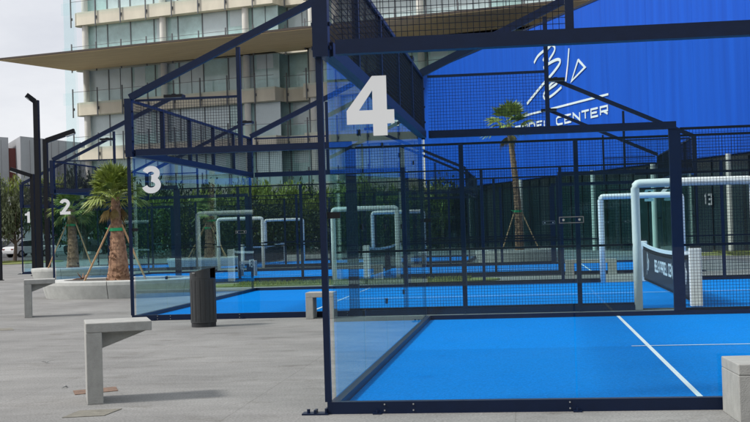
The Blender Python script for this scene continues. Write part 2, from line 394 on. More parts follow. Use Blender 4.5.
    # short sides
    for x in (0,20):
        for k in range(5):
            a=.03 if k==0 else 2*k+.007; c=9.97 if k==4 else 2*k+1.993
            g=bx('glass_panel',(x-.006,a,.102),(x+.006,c,2.998),M['glass'])
            if k:
                b=MB()
                for z in (.7,1.56,2.5): b.box((x-.014,2*k-.05,z-.03),(x-.0065,2*k+.05,z+.03)); b.box((x+.0065,2*k-.05,z-.03),(x+.014,2*k+.05,z+.03))
                b.build('glass_clamp',M['dark'],g)
        bx('glass_head_beam',(x-.06,.066,3.0),(x+.06,9.934,3.12))
        bx('top_rail',(x-.025,.066,3.99),(x+.025,9.934,4.04))
        for k in range(1,5): bx('upper_post',(x-.035,2*k-.035,3.12),(x+.035,2*k+.035,3.99))
        b=MB(); wires(b,Vector((x,.066,0)),Y_,9.868,3.12,3.99); b.build('mesh_infill',M['navy_wire'],root)
    return root
COURTS=[(4,0,0),(3,-5.472,11.647),(2,-13.313,27.84),(1,-20.875,43.35)]
proto=make_court()
clab={4:'nearest glass and mesh court enclosure, navy frame, large white 4 on its front glass',
      3:'second court enclosure behind the litter bin, white 3 on its front glass corner',
      2:'court enclosure behind the stocky palm planter, white 2 on its glass',
      1:'farthest court enclosure at left by the black lamp posts, small white 1 on its glass'}
def make_net():
    root=empty('court_net')
    for y in (.16,9.84):
        b=MB(); b.box((-.10,y-.10,0),(.10,y+.10,1.02)); p=b.build('net_post',M['pad'],root,bevel=.02)
        b=MB(); b.box((-.085,y-.085,1.02),(.085,y+.085,1.05)); b.build('post_cap',M['black'],p)
    def zt(t): return .88+.09*(2*t-1)**2
    n=24; ys=[.27+(9.73-.27)*i/n for i in range(n+1)]
    def strip(f0,f1,hx,name,m,par=root,x=0):
        b=MB(); 
        for i in range(n):
            y0,y1=ys[i],ys[i+1]; a0,b0=f0(i/n),f1(i/n); a1,b1=f0((i+1)/n),f1((i+1)/n)
            b.add([(x-hx,y0,a0),(x+hx,y0,a0),(x+hx,y1,a1),(x-hx,y1,a1),(x-hx,y0,b0),(x+hx,y0,b0),(x+hx,y1,b1),(x-hx,y1,b1)],
                  [(0,3,2,1),(4,5,6,7),(3,0,4,7),(1,2,6,5)]+([(0,1,5,4)] if i==0 else [])+([(2,3,7,6)] if i==n-1 else []))
        return b.build(name,m,par)
    strip(lambda t:zt(t)-.07,lambda t:zt(t)+.005,.014,'net_band',M['white'])
    # knotted net: real cords
    b=MB(); L=ys[-1]-ys[0]; k=int(L/.055)
    for i in range(k+1):
        y=ys[0]+L*i/k; b.obox(Vector((0,y,(.05+zt(i/k)-.07)/2)),X_*.0035,Y_*.0035,Z_*((zt(i/k)-.07-.05)/2))
    for j in range(16):
        z=.05+j*.052
        b.box((-.0035,ys[0],z-.0035),(.0035,ys[-1],z+.0035))
    b.build('net_cord',M['black'],root)
    ban=strip(lambda t:.12,lambda t:zt(t)-.16,.004,'net_banner',M['banner'],x=-.012)
    b=MB(); o=Vector((-.0165,6.9,.38)); write(b,'BELA PADEL CENTER',o,-Y_,Z_,-X_,.22,.19,.08,.05,.002)
    for yy in (1.6,8.6):
        o=Vector((-.0165,yy,.2))
        b.ribbon([(-.22,.02),(-.08,.20),(.05,.50),(.0,.54),(-.04,.36),(.10,.30),(.06,.16),(-.06,.14)],.03,o,-Y_,Z_,-X_*.002)
        b.ribbon([(.16,.52),(.20,.12)],.03,o,-Y_,Z_,-X_*.002); b.ribbon([(.26,.16),(.38,.34),(.28,.40)],.03,o,-Y_,Z_,-X_*.002,closed=True)
    b.build('banner_lettering',M['white'],ban)
    return root
netp=None
copies=[proto]+[copy_tree(proto) for _ in range(3)]
for i,(d,x,y) in enumerate(COURTS):
    c=copies[i]
    c.location=(x,y,0); tag(c,clab[d],'court enclosure','padel court enclosures')
    h=.5; z0=2.31
    num=digit(d,Vector((.17 if d!=1 else .05,-.0095,z0)),X_,Z_,-Y_,h).build('court_number',M['white'],c)
    if d==2:
        digit(d,Vector((18.92,-.0095,z0)),X_,Z_,-Y_,h).build('court_number',M['white'],c)
        digit(d,Vector((19.83,10.0095,z0)),-X_,Z_,Y_,h).build('court_number',M['white'],c)
    # turf in two rolls, lines
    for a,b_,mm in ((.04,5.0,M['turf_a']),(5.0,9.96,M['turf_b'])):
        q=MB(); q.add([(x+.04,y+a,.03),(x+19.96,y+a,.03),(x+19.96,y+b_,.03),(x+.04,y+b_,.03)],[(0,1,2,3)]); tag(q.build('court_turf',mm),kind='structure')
    q=MB(); z=.034
    def rect(x0,y0,x1,y1): q.add([(x+x0,y+y0,z),(x+x1,y+y0,z),(x+x1,y+y1,z),(x+x0,y+y1,z)],[(0,1,2,3)])
    for sx in (3.05,16.95): rect(sx-.025,.04,sx+.025,9.96)
    rect(2.85,4.978,3.025,5.022); rect(3.075,4.978,16.925,5.022); rect(16.975,4.978,17.15,5.022)
    tag(q.build('court_lines',M['line']),kind='structure')
    q=MB(); q.box((x+.04,y+.04,.005),(x+19.96,y+9.96,.026)); tag(q.build('court_slab',M['cover']),kind='structure')
    if netp is None: netp=make_net(); nt_=netp
    else: nt_=copy_tree(netp)
    nt_.location=(x+10,y,.034)
    tag(nt_,{4:'net across the nearest court beside the foreground concrete bench',3:'white topped net with black lettered banner and white padded posts inside the court marked 3',
         2:'net inside the court marked 2 behind the palm planter',1:'net inside the farthest court marked 1'}[d],'net','padel nets')

# ------------------------------------------------------------------ benches
def bench_seven(loc, rz, label):
    r=empty('concrete_bench',loc,rz,label,'bench','cantilevered concrete benches')
    b=MB(); prof=[(0,0),(.145,0),(.145,.655),(.60,.655),(.60,.745),(0,.745)]
    b.prism([(0,0),(.145,0),(.145,.655),(0,.655)],Vector((0,0,0)),X_,Z_,Y_*.58); b.build('leg',M['concrete'],r,bevel=.006)
    b=MB(); b.prism([(0,.656),(.60,.656),(.60,.745),(0,.745)],Vector((0,0,0)),X_,Z_,Y_*.58); b.build('seat_slab',M['concrete'],r,bevel=.008)
    b=MB(); b.prism([(.146,.50),(.146,.655),(.58,.655)],Vector((0,.14,0)),X_,Z_,Y_*.30); b.build('haunch',M['concrete'],r)
    return r
p=gnd(87.5,405); bench_seven((p.x,p.y,0),R(21.5),'tall grey concrete cantilever bench in the left foreground beside rusty cover')
p=gnd(24.5,318); bench_seven((p.x,p.y,0),R(21.5),'smaller looking concrete cantilever bench in front of the black lamp posts')
def bench_u(loc, rz, L, Wd, H, label, leg=.19, slab=.11):
    r=empty('low_bench',loc,rz,label,'bench','low concrete benches')
    for a in (0,L-leg):
        b=MB(); b.box((a,0,0),(a+leg,Wd,H-slab)); b.build('leg',M['concrete'],r,bevel=.006)
    b=MB(); b.box((0,0,H-slab+.001),(L,Wd,H)); b.build('seat_slab',M['concrete'],r,bevel=.008)
    return r
p=gnd(740.5,423.5); bench_u((p.x,p.y,0),R(3),1.9,.62,.44,'low concrete bench cut off at the right foreground edge before the blue court',.17,.085)
p=gnd(306,319); bench_u((p.x,p.y,0),0,.50,.4,.46,'small low concrete bench in front of the court marked 3 behind the navy corner post',.13,.09)
p=gnd(566,275.5); bench_u((p.x,p.y,0),0,1.5,.4,.46,'low bench seen through mesh behind the court marked 3',.25)
p=gnd(238,277); bench_u((p.x,p.y,0),0,.62,.4,.56,'pale topped concrete seat in the gap behind the litter bin',.12)

# ------------------------------------------------------------------ litter bin
p=gnd(204,326.5); r=empty('litter_bin',(p.x,p.y,0),0,'dark grey cylindrical litter bin with slanted hooded top before the court marked 3','litter bin')
b=MB(); b.tube([(0,0,0),(0,0,.07)],.205,32); b.build('plinth',M['black'],r)
b=MB(); n=36; rr=.215; V=[];Fs=[]
for k in range(n):
    t=2*math.pi*k/n; x,y=rr*math.cos(t),rr*math.sin(t); V+=[(x,y,.072),(x,y,.80),]
for k in range(n):
    j=(k+1)%n; Fs.append((2*k,2*j,2*j+1,2*k+1))
V.append((0,0,.80)); Fs+= [(2*k+1,2*((k+1)%n)+1,2*n) for k in range(n)]
b.add(V,Fs); b.build('body',M['bin'],r,smooth=False)
b=MB(); V=[];Fs=[];idx=[k for k in range(n)]
# hood: open mouth toward the right side
mouth=[k for k in range(n) if math.cos(2*math.pi*k/n-R(-8))>.80]
for k in range(n):
    t=2*math.pi*k/n; x,y=rr*math.cos(t),rr*math.sin(t); top=.945+.045*x/rr
    V+=[(x,y,.802),(x,y,top)]
for k in range(n):
    j=(k+1)%n
    if k in mouth and j in mouth: continue
    Fs.append((2*k,2*j,2*j+1,2*k+1))
Fs.append(tuple(2*k+1 for k in range(n))); b.add(V,Fs); h=b.build('hood',M['bin'],r)
md=h.modifiers.new('s','SOLIDIFY'); md.thickness=.012
b=MB(); b.obox(Vector((-.10,-.212,.90)),X_*.022,Y_*.006,Z_*.008); b.build('badge',M['steel'],r)
b=MB()
for k in range(-3,4):
    t=R(-90+k*22); b.box((rr*math.cos(t)-.002,rr*math.sin(t)-.004,.10),(rr*math.cos(t)+.002,rr*math.sin(t)+.004,.78))
b.build('rib',M['black'],r)

# ------------------------------------------------------------------ covers in the paving
def cover(name,quad,m,z,label,cat):
    P=[gnd(*q) for q in quad]; b=MB(); n=4
    b.add([(q.x,q.y,.0) for q in P]+[(q.x,q.y,z) for q in P],[(0,1,2,3)[::-1],(4,5,6,7)]+[(i,(i+1)%4,(i+1)%4+4,i+4) for i in range(4)])
    tag(b.build(name,m),label,cat)
cover('drain_cover',[(75,395),(118,391),(116,387),(73,391)],M['rust'],.006,'rusty brown rectangular cover behind the leg of the tall concrete bench','cover')
cover('service_cover',[(62,418),(104,416),(122,409),(79,411)],M['cover'],.006,'grey green rectangular cover in the paving before the tall concrete bench','cover')
cover('small_cover',[(-6,331),(14,330),(12,328),(-8,329)],M['cover'],.005,'grey brown cover strip at the left edge of the paving','cover')
# litter: pale twigs and scraps
for i,(u,v,l) in enumerate([(51,363,'bent pale twig lying on paving left of the tall bench'),(68,388,'short pale scrap on paving left of the bench leg')]):
    q=gnd(u,v); b=MB(); a=random.random()*3
    pts=[q+Vector((math.cos(a+j*.5)*.035*j-.05,math.sin(a+j*.6)*.06*j-.04,.008+.012*(j%2))) for j in range(4)]
    b.tube(pts,[.004,.007,.006,.003],5)
    if i==0: b.tube([pts[1],pts[1]+Vector((.08,.03,.02))],[.005,.003],5)
    tag(b.build('paving_twig',M['concrete']),l,'twig','bits of litter on the paving')

# ------------------------------------------------------------------ lamp posts
def lamppost(u,depth,vtop,wpx,arm,label,name='lamp_post',vbase=None):
    g=gd(u,depth); H=zat(u,vtop,depth); w=wpx*depth/F_PX
    r=empty(name,(g.x,g.y,0),0,label,'lamp post','black lamp posts at left')
    b=MB(); b.box((-w/2,-w/2,0),(w/2,w/2,H)); b.build('pole',M['dark'],r)
    b=MB(); b.box((-w*.8,-w*.8,0),(w*.8,w*.8,.03)); b.build('base_plate',M['dark'],r)
    if arm:
        du,dv,th=arm; q=at(u+du,vtop+dv,depth); e=Vector((q.x-g.x,q.y-g.y,q.z))
        s=Vector((0,0,H-.08)); d=(e-s).normalized()
        b=MB(); b.bar(s+d*(w*.3),e,.18,th); a=b.build('lamp_arm',M['dark'],r)
        b=MB(); b.bar(s+(e-s)*.72,e,.24,.03); 
        o=b.build('lamp_lens',M['lampglass'],a); o.location=(0,0,-th/2-.017)
    return r
lamppost(39.3,50,100,5.0,(-13,-5,.20),'tallest black lamp post at left with short slanted grey head')
lamppost(47.5,51.5,139,4.2,(27,-8,.20),'black lamp post with arm pointing right, beside the tallest one')
lamppost(33.5,53,174,3.6,(-23,-5,.16),'shortest black lamp post with arm pointing left')
lamppost(-.6,48,176,3.2,None,'black post at the left picture edge')

# ------------------------------------------------------------------ planters and palms
def planter(loc, rx, ry, h, label, soil=True, rz=0, bare=False):
    r=empty('planter_bench',loc,rz,label,'planter','round concrete planters')
    n=56; outer=[];inner=[]
    def se(a,sx,sy,e=2.15):
        c,s=math.cos(a),math.sin(a); return (sx*math.copysign(abs(c)**(2/e),c),sy*math.copysign(abs(s)**(2/e),s))
    segs=6; gap=.004
    for g in range(segs):
        b=MB(); a0=2*math.pi*g/segs+.6; a1=a0+2*math.pi/segs
        m_=14; V=[];Fs=[]
        for i in range(m_+1):
            a=a0+gap+(a1-a0-2*gap)*i/m_
            ox,oy=se(a,rx,ry); bx_,by_=se(a,rx-.10,ry-.10); ix,iy=se(a,rx-.55,ry-.55)
            V+=[(bx_,by_,0),(ox,oy,h-.10),(ox,oy,h-.02),(ox*.993,oy*.993,h),(ix,iy,h),(ix,iy,h-.25)]
        for i in range(m_):
            for k in range(5): Fs.append((i*6+k,(i+1)*6+k,(i+1)*6+k+1,i*6+k+1))
        Fs.append(tuple(range(6))); Fs.append(tuple(m_*6+k for k in range(6))[::-1])
        b.add(V,Fs); b.build('bench_segment',M['planter'],r)
    b=MB(); ring=[se(2*math.pi*i/n,rx-.56,ry-.56) for i in range(n)]
    V=[(0,0,h-.06)]+[(a*f,c*f,h-.10+.03*math.sin(7*i)*f*.4) for f in (.5,1) for i,(a,c) in enumerate(ring)]
    Fs=[(0,1+i,1+(i+1)%n) for i in range(n)]+[(1+i,1+n+i,1+n+(i+1)%n,1+(i+1)%n) for i in range(n)]
    b.add(V,Fs); b.build('soil_bed',M['soil'],r,smooth=True)
    return r
def fan_leaf(b, base, dirv, L, n=20, spread=150, droop=.25, seed=0):
    # petiole then a fan of narrow pointed segments
    rd=random.Random(seed); d=dirv.normalized(); side=d.cross(Z_)
    if side.length<.05: side=X_.copy()
    side.normalize(); upv=side.cross(d).normalized()
    pet=L*.48; hub=base+d*pet-Z_*pet*.06
    b.tube([base,base+d*pet*.5+Z_*.01,hub],[.014,.011,.008],5)
    fl=L*.62
    tilt=rd.uniform(-.35,.35); upv2=(upv*math.cos(tilt)+side*math.sin(tilt)).normalized(); side2=d.cross(upv2).normalized()
    for i in range(n):
        a=R(-spread/2+spread*i/(n-1)+rd.uniform(-2,2)); dd=(d*math.cos(a)+side2*math.sin(a)).normalized()
        l=fl*(1-.22*abs(a)/R(spread/2))*rd.uniform(.88,1.06); w=fl*.052
        pr=dd.cross(upv2).normalized(); fold=upv2*(.05*fl*math.cos(i*math.pi))
        m1=hub+dd*l*.55+upv2*(.02*fl)-Z_*(droop*l*.10); m2=hub+dd*l-Z_*(droop*l*rd.uniform(.25,.6))
        b.add([hub,m1-pr*w+fold*.4,m2,m1+pr*w-fold*.4,m1+upv2*.012],[(0,1,4),(1,2,4),(2,3,4),(3,0,4)])
def palm(loc, H, r0, r1, crown, nleaf, label, lean=(0,0), seed=1, up=.35, stakes=True, stake_h=2.2, stake_r=1.1, band=None, dead=10, lowel=-32):
    rd=random.Random(seed)
    r=empty('palm_tree',loc,0,label,'palm tree','palm trees in concrete planters')
    N_=40; ax=[]
    for i in range(N_+1):
        t=i/N_; ax.append(Vector((lean[0]*t*t+ .02*math.sin(5*t),lean[1]*t*t,H*t)))
    b=MB(); rad=[ (r0+(r1-r0)*min(1,(i/N_)*1.15)**.72)*(1.0+.025*math.sin(i*2.4)+.02*rd.uniform(-1,1)) for i in range(N_+1)]
    b.tube(ax,rad,16)
    # old leaf bases: pointed scales
    for i in range(int(75*H)):
        t=rd.random()**.9*.98; c=Vector((lean[0]*t*t,lean[1]*t*t,H*t)); a=rd.uniform(0,6.28); rr_=(r0+(r1-r0)*min(1,t*1.15)**.72)
        o=Vector((math.cos(a),math.sin(a),0)); s_=Vector((-o.y,o.x,0)); p0=c+o*rr_*.93; k=(.03+.1*rr_)*rd.uniform(.6,1.2)
        b.add([p0-s_*k,p0+s_*k,p0+o*k*.9+Z_*k*1.6,p0+Z_*k*.3+o*k*.25],[(0,1,2),(0,2,3),(1,3,2)])
    tr=b.build('trunk',M['bark'],r)
    top=ax[-1]
    b=MB(); bd=MB()
    for i in range(nleaf):
        a=i*2.39996+rd.uniform(-.2,.2); t=(i+.5)/nleaf; el=R(78)*(1-t)**.8+R(lowel)*t+rd.uniform(-.12,.12)
        d=Vector((math.cos(a)*math.cos(el),math.sin(a)*math.cos(el),math.sin(el)))
        fan_leaf(b,top-Z_*(.25*t*crown*.3)+d*.03,d,crown*rd.uniform(.85,1.1)*(1.12 if el>.7 else 1),droop=.35+.5*t,seed=seed*100+i)
    b.build('crown',M['frond'],r)
    for i in range(dead):
        a=rd.uniform(0,6.28); el=R(rd.uniform(-75,-35)); d=Vector((math.cos(a)*math.cos(el),math.sin(a)*math.cos(el),math.sin(el)))
        fan_leaf(bd,top-Z_*.12,d,crown*rd.uniform(.45,.7),n=12,droop=.9,spread=90,seed=seed*177+i)
    if dead: bd.build('dry_skirt',M['deadfrond'],r)
    if band:
        b=MB(); zc=band; t=zc/H; c=Vector((lean[0]*t*t,lean[1]*t*t,zc)); rr_=(r0+(r1-r0)*min(1,t*1.15)**.72)*1.1+.018
        b.tube([c-Z_*.04,c+Z_*.04],rr_,18,cap=True); b.tube([c+Vector((-rr_,-.02,0)),c+Vector((-rr_-.10,-.05,.05))],[.03,.012],6); b.build('trunk_tie',M['band'],r)
    if stakes:
        for a in (R(-20),R(100),R(215)):
            o=Vector((math.cos(a),math.sin(a),0)); t=stake_h/H
            b=MB(); b.bar(Vector((o.x*stake_r,o.y*stake_r,-.05)),Vector((lean[0]*t*t+o.x*(r1+.05),lean[1]*t*t+o.y*(r1+.05),stake_h)),.038,.038); b.build('support_stake',M['stake'],r)
    return r
g1=gd(117,32.6)
planter((g1.x+.15,g1.y,0),2.15,1.6,.44,'curved pale concrete planter bench around the stocky palm behind the cantilever bench',rz=R(-4))
palm((g1.x,g1.y,.36),2.22,.33,.115,0.86,44,'stocky palm tree with green trunk tie and stakes in the nearest round planter',seed=3,lowel=-8,band=1.38,stake_h=1.5,stake_r=.95,dead=9)
g2=gd(72,47.5)
planter((g2.x,g2.y,0),1.55,1.4,.44,'concrete planter bench behind the glass marked 2',rz=R(-4))
palm((g2.x,g2.y,.36),2.3,.26,.13,.85,26,'stocky palm behind the glass marked 2 with two wooden stakes',seed=5,band=1.7,stake_h=1.8,stake_r=1.0,dead=4)
g3=gd(519,53.4)
planter((g3.x,g3.y,0),1.9,1.9,.50,'concrete planter around the slim tall palm before the blue building',rz=0)
palm((g3.x,g3.y,.40),5.4,.20,.11,1.2,19,'slim tall palm standing before the blue building lettering',lean=(-.28,0),seed=8,lowel=-12,band=1.75,stake_h=1.75,stake_r=.95,dead=5)
g4=gd(208,60)
planter((g4.x,g4.y,0),2.0,1.7,.44,'distant concrete planter seen through the court marked 3')
palm((g4.x,g4.y,.36),2.3,.24,.12,.75,18,'distant palm with brown stakes seen through the glass of the court marked 3',seed=11,band=1.5,stake_h=1.6,stake_r=1.1,dead=8)
# dry frond clump lying on the near planter
q=gnd(83,280,.44); b=MB()
for i in range(26):
    a=random.uniform(0,6.28); e=random.uniform(.1,1.0); l=random.uniform(.12,.28)
    d=Vector((math.cos(a)*math.cos(e),math.sin(a)*math.cos(e),math.sin(e))); s=Vector((-d.y,d.x,0))*.02
    b.add([Vector((0,0,.02))-s,Vector((0,0,.02))+s,d*l+s*.6,d*l-s*.6],[(0,1,2,3)])
b.tube([(0,0,.03),(-.14,-.05,.03),(-.24,-.1,.015)],[.02,.016,.01],6)
o=b.build('dry_frond_clump',M['bark']); o.location=(q.x,q.y,.445); tag(o,'clump of dry brown fronds lying on the near planter rim','dry fronds')
# grass beds between the courts
def bed(name,us,depth0,depth1,label):
    a=gd(us[0],(depth0+depth1)/2); c=gd(us[1],(depth0+depth1)/2); hl=(c-a).length/2; cx=(a+c)/2; w=(depth1-depth0)/2
    n=12; pts=[]
    for k in range(n+1):
        t=-math.pi/2+math.pi*k/n; pts.append((cx.x+hl-w+w*math.cos(t),cx.y+w*math.sin(t)))
    for k in range(n+1):
        t=math.pi/2+math.pi*k/n; pts.append((cx.x-hl+w+w*math.cos(t),cx.y+w*math.sin(t)))
    V=[(x,y,.004) for x,y in pts]; rd=random.Random(len(us)); b=MB()
    b.add([(x,y,.0) for x,y in pts]+[(x,y,.04) for x,y in pts],[tuple(range(len(pts),2*len(pts)))]+[(i,(i+1)%len(pts),(i+1)%len(pts)+len(pts),i+len(pts)) for i in range(len(pts))])
    xs=[p_[0] for p_ in pts]; ys=[p_[1] for p_ in pts]
    for i in range(3500):
        x=rd.uniform(min(xs)+w,max(xs)-w); y=rd.uniform(min(ys)+.05,max(ys)-.05); a=rd.uniform(0,6.28); h_=rd.uniform(.05,.13); e=Vector((math.cos(a),math.sin(a),0))*.012
        p0=Vector((x,y,.03)); b.add([p0-e,p0+e,p0+Z_*h_+e*rd.uniform(-3,3)],[(0,1,2)])
    tag(b.build(name,M['grass']),label,'grass',kind='stuff')
bed('grass_bed',(205,498),35.2,36.9,'long low grass bed between the two middle courts')
bed('grass_bed',(690,790),52,58,'grass bed at right before the blue building')
bed('grass_verge',(-80,60),78,90,'yellow green grass verge before the parked cars')

# ------------------------------------------------------------------ foliage
def foliage(R_,H_,n,leaf,seed,nb=9,flat=1.0,base=.25):
    rd=np.random.default_rng(seed); cs=[];rs=[]
    for i in range(nb):
        a=rd.uniform(0,6.28); rr_=R_*.62*math.sqrt(rd.uniform()); z=H_*(base+(1-base)*rd.uniform(.15,.85)); cs.append((rr_*math.cos(a),rr_*math.sin(a),z)); rs.append(R_*rd.uniform(.28,.5))
    cs=np.array(cs);rs=np.array(rs)
    k=rd.integers(0,nb,n); d=rd.normal(size=(n,3)); d/=np.linalg.norm(d,axis=1)[:,None]
    rad=rs[k]*(rd.uniform(size=n)**.45)*(1+.25*rd.normal(size=n)*.5); P=cs[k]+d*rad[:,None]*np.array([1,1,.85*flat]); P[:,2]=np.clip(P[:,2],.08,None)
    u=rd.normal(size=(n,3)); u/=np.linalg.norm(u,axis=1)[:,None]; w=np.cross(u,rd.normal(size=(n,3))); w/=np.linalg.norm(w,axis=1)[:,None]
    s=leaf*rd.uniform(.6,1.3,size=(n,1))
    V=np.stack([P-u*s,P+w*s*.5,P+u*s,P-w*s*.5],1).reshape(-1,3)
    return V
def leafmesh(name,V,m):
    n=len(V)//4; me=bpy.data.meshes.new(name); me.vertices.add(len(V)); me.vertices.foreach_set('co',V.astype('f').ravel())
    me.loops.add(n*4); me.loops.foreach_set('vertex_index',np.arange(n*4,dtype='i')); me.polygons.add(n); me.polygons.foreach_set('loop_start',np.arange(0,n*4,4,dtype='i')); me.polygons.foreach_set('loop_total',np.full(n,4,dtype='i'))
    me.update(); me.validate(); me.materials.append(m); return me
crowns=[leafmesh('crown_mesh',foliage(1,1,5200,.055,s,nb=12,base=.3),M[mm]) for s,mm in ((1,'leaf'),(2,'leaf'),(3,'leaf3'),(4,'leaf2'))]
crowns.append(leafmesh('crown_mesh',foliage(1,1,4200,.055,9,nb=11,base=.48),M['leaf3'])); crowns.append(leafmesh('crown_mesh',foliage(1,1,4200,.055,10,nb=11,base=.45),M['leaf']))
shrubs=[leafmesh('shrub_mesh',foliage(1,1,4200,.06,s+20,nb=11,base=.05),M[mm]) for s,mm in ((1,'leaf'),(2,'leaf2'),(3,'leaf2'))]
def trunkmesh(seed):
    rd=random.Random(seed); b=MB(); b.tube([(0,0,0),(.02,.01,.25),(-.01,.02,.55)],[.035,.027,.018],8)
    for i in range(6):
        a=rd.uniform(0,6.28); z=rd.uniform(.25,.5); b.tube([(0,0,z),(.16*math.cos(a),.16*math.sin(a),z+.14),(.32*math.cos(a),.32*math.sin(a),z+.32)],[.016,.011,.005],6)
    o=b.build('trunk',M['trunk']); me=o.data; bpy.data.objects.remove(o); return me
trunks=[trunkmesh(s) for s in (1,2,3)]
def tree(u,depth,vtop,widthpx,kind,label,seed=0):
    g=gd(u,depth); H=zat(u,vtop,depth); Rr=widthpx*depth/F_PX/2
    r=empty('leafy_tree',(g.x,g.y,0),0,label,'tree','trees beyond the courts')
    t=bpy.data.objects.new('trunk',trunks[seed%3]); C.objects.link(t); t.parent=r; t.scale=(H*.9,H*.9,H)
    c=bpy.data.objects.new('crown',crowns[kind]); C.objects.link(c); c.parent=r; c.scale=(Rr,Rr,H*.98); c.rotation_euler=(0,0,seed*1.7)
def shrub(u,depth,vtop,widthpx,kind,label,seed=0):
    g=gd(u,depth); H=zat(u,vtop,depth); Rr=widthpx*depth/F_PX/2
    r=empty('leafy_shrub',(g.x,g.y,0),0,label,'shrub','shrubs beyond the courts')
    c=bpy.data.objects.new('foliage',shrubs[kind]); C.objects.link(c); c.parent=r; c.scale=(Rr,Rr,H); c.rotation_euler=(0,0,seed*2.1)
    b=MB()
    for k in range(4): b.tube([(.05*k-.1,0,0),(.35*math.cos(k*1.6),.35*math.sin(k*1.6),H*.4)],[.04,.02],5)
    b.build('stem',M['trunk'],r)
tree(14,88,197,44,4,'small olive green tree at the left edge behind the first court',1)
tree(-14,90,192,44,5,'dark tree cut off by the left picture edge',2)
tree(47,93,193,40,5,'dark green tree behind the black lamp posts',3)
tree(84,92,180,44,5,'tree rising left of the stocky palm crown',4)
tree(112,95,186,44,1,'dark tree directly behind the stocky palm',5)
k=0
names_=['second','third','fourth','fifth','sixth','seventh','eighth','ninth','tenth']
for i,u in enumerate(range(142,440,33)):
    tree(u+random.uniform(-4,4),96+(-2)**(i%2)*1.5,189+random.uniform(-2,4),52,(0,1,0,2)[i%4],'dark tree in the row beyond the courts, %s from the number 3'%(['first']+names_)[min(i,9)],i)
for i,u in enumerate(range(150,440,24)):
    shrub(u+random.uniform(-3,3),90-(i%3),194+random.uniform(-9,3) if u>225 else 200,40,1+(i%2),'yellow green shrub topping the hedge line, %s from the left'%(['first']+names_+['eleventh','twelfth','thirteenth'])[min(i,12)],i)
for i,u in enumerate(range(-8,150,26)):
    shrub(u,137+(i%2)*3,187+random.uniform(-3,4),38,1,'green shrub in the bank below the grey building, %s from the left edge'%(['first']+names_)[i],i)
# unseen dark green bank added behind the camera to darken the glass reflections
b=MB(); V=[];Fs=[]; n=90
for i in range(n+1):
    a=-1.35+2.7*i/n; d=Vector((math.sin(a),-math.cos(a),0)); h_=19+.8*math.sin(a*3)
    for r_,z in ((55,0),(58,h_*.45),(62,h_*.8),(70,h_),(95,0)): p_=CAM+d*r_; V.append((p_.x,p_.y,z))
for i in range(n):
    for k in range(4): Fs.append((i*5+k,i*5+k+1,(i+1)*5+k+1,(i+1)*5+k))
b.add(V,Fs); tag(b.build('added_reflection_bank',mat('reflection_bank_green',(.018,.032,.012),.95,col2=(.05,.07,.025),var=.3,scale=.25),smooth=True),kind='structure')
# clipped hedge screening the trunks
def hedge(u0,u1,depth,vtop,label,thick=1.6,seed=0,m='leaf'):
    a=gd(u0,depth); c=gd(u1,depth); H=zat((u0+u1)/2,vtop,depth); L=(c-a).length; d=(c-a).normalized(); n_=Vector((-d.y,d.x,0))
    n=int(L*H*150); rd=np.random.default_rng(seed)
    s=rd.uniform(0,L,n); t=rd.normal(0,.28,n)*thick; z=rd.uniform(0,1,n)**.9*H*(1+.07*np.sin(s*1.3+seed)+.04*np.sin(s*3.1))
    P=np.array([a.x,a.y,0])[None]+np.outer(s,np.array(d))+np.outer(t,np.array(n_)); P[:,2]=z
    u=rd.normal(size=(n,3)); u/=np.linalg.norm(u,axis=1)[:,None]; w=np.cross(u,rd.normal(size=(n,3))); w/=np.linalg.norm(w,axis=1)[:,None]
    q=.13*rd.uniform(.6,1.3,size=(n,1)); V=np.stack([P-u*q,P+w*q*.5,P+u*q,P-w*q*.5],1).reshape(-1,3)
    r=empty('hedge',(0,0,0),0,label,'hedge','hedges beyond the courts')
    o=bpy.data.objects.new('foliage',leafmesh('hedge_mesh',V,M[m])); C.objects.link(o); o.parent=r
    b=MB()
    for i in range(int(L/1.2)):
        p_=a+d*(i*1.2+.6); b.tube([p_,p_+Z_*H*.55+n_*.1],[.05,.02],5)
    b.build('stem',M['trunk'],r)
hedge(126,300,86,205,'long dark hedge beyond the courts behind the number 3',seed=3)
hedge(300,440,85,206,'dark hedge beyond the courts behind the number 4 glass',seed=4)

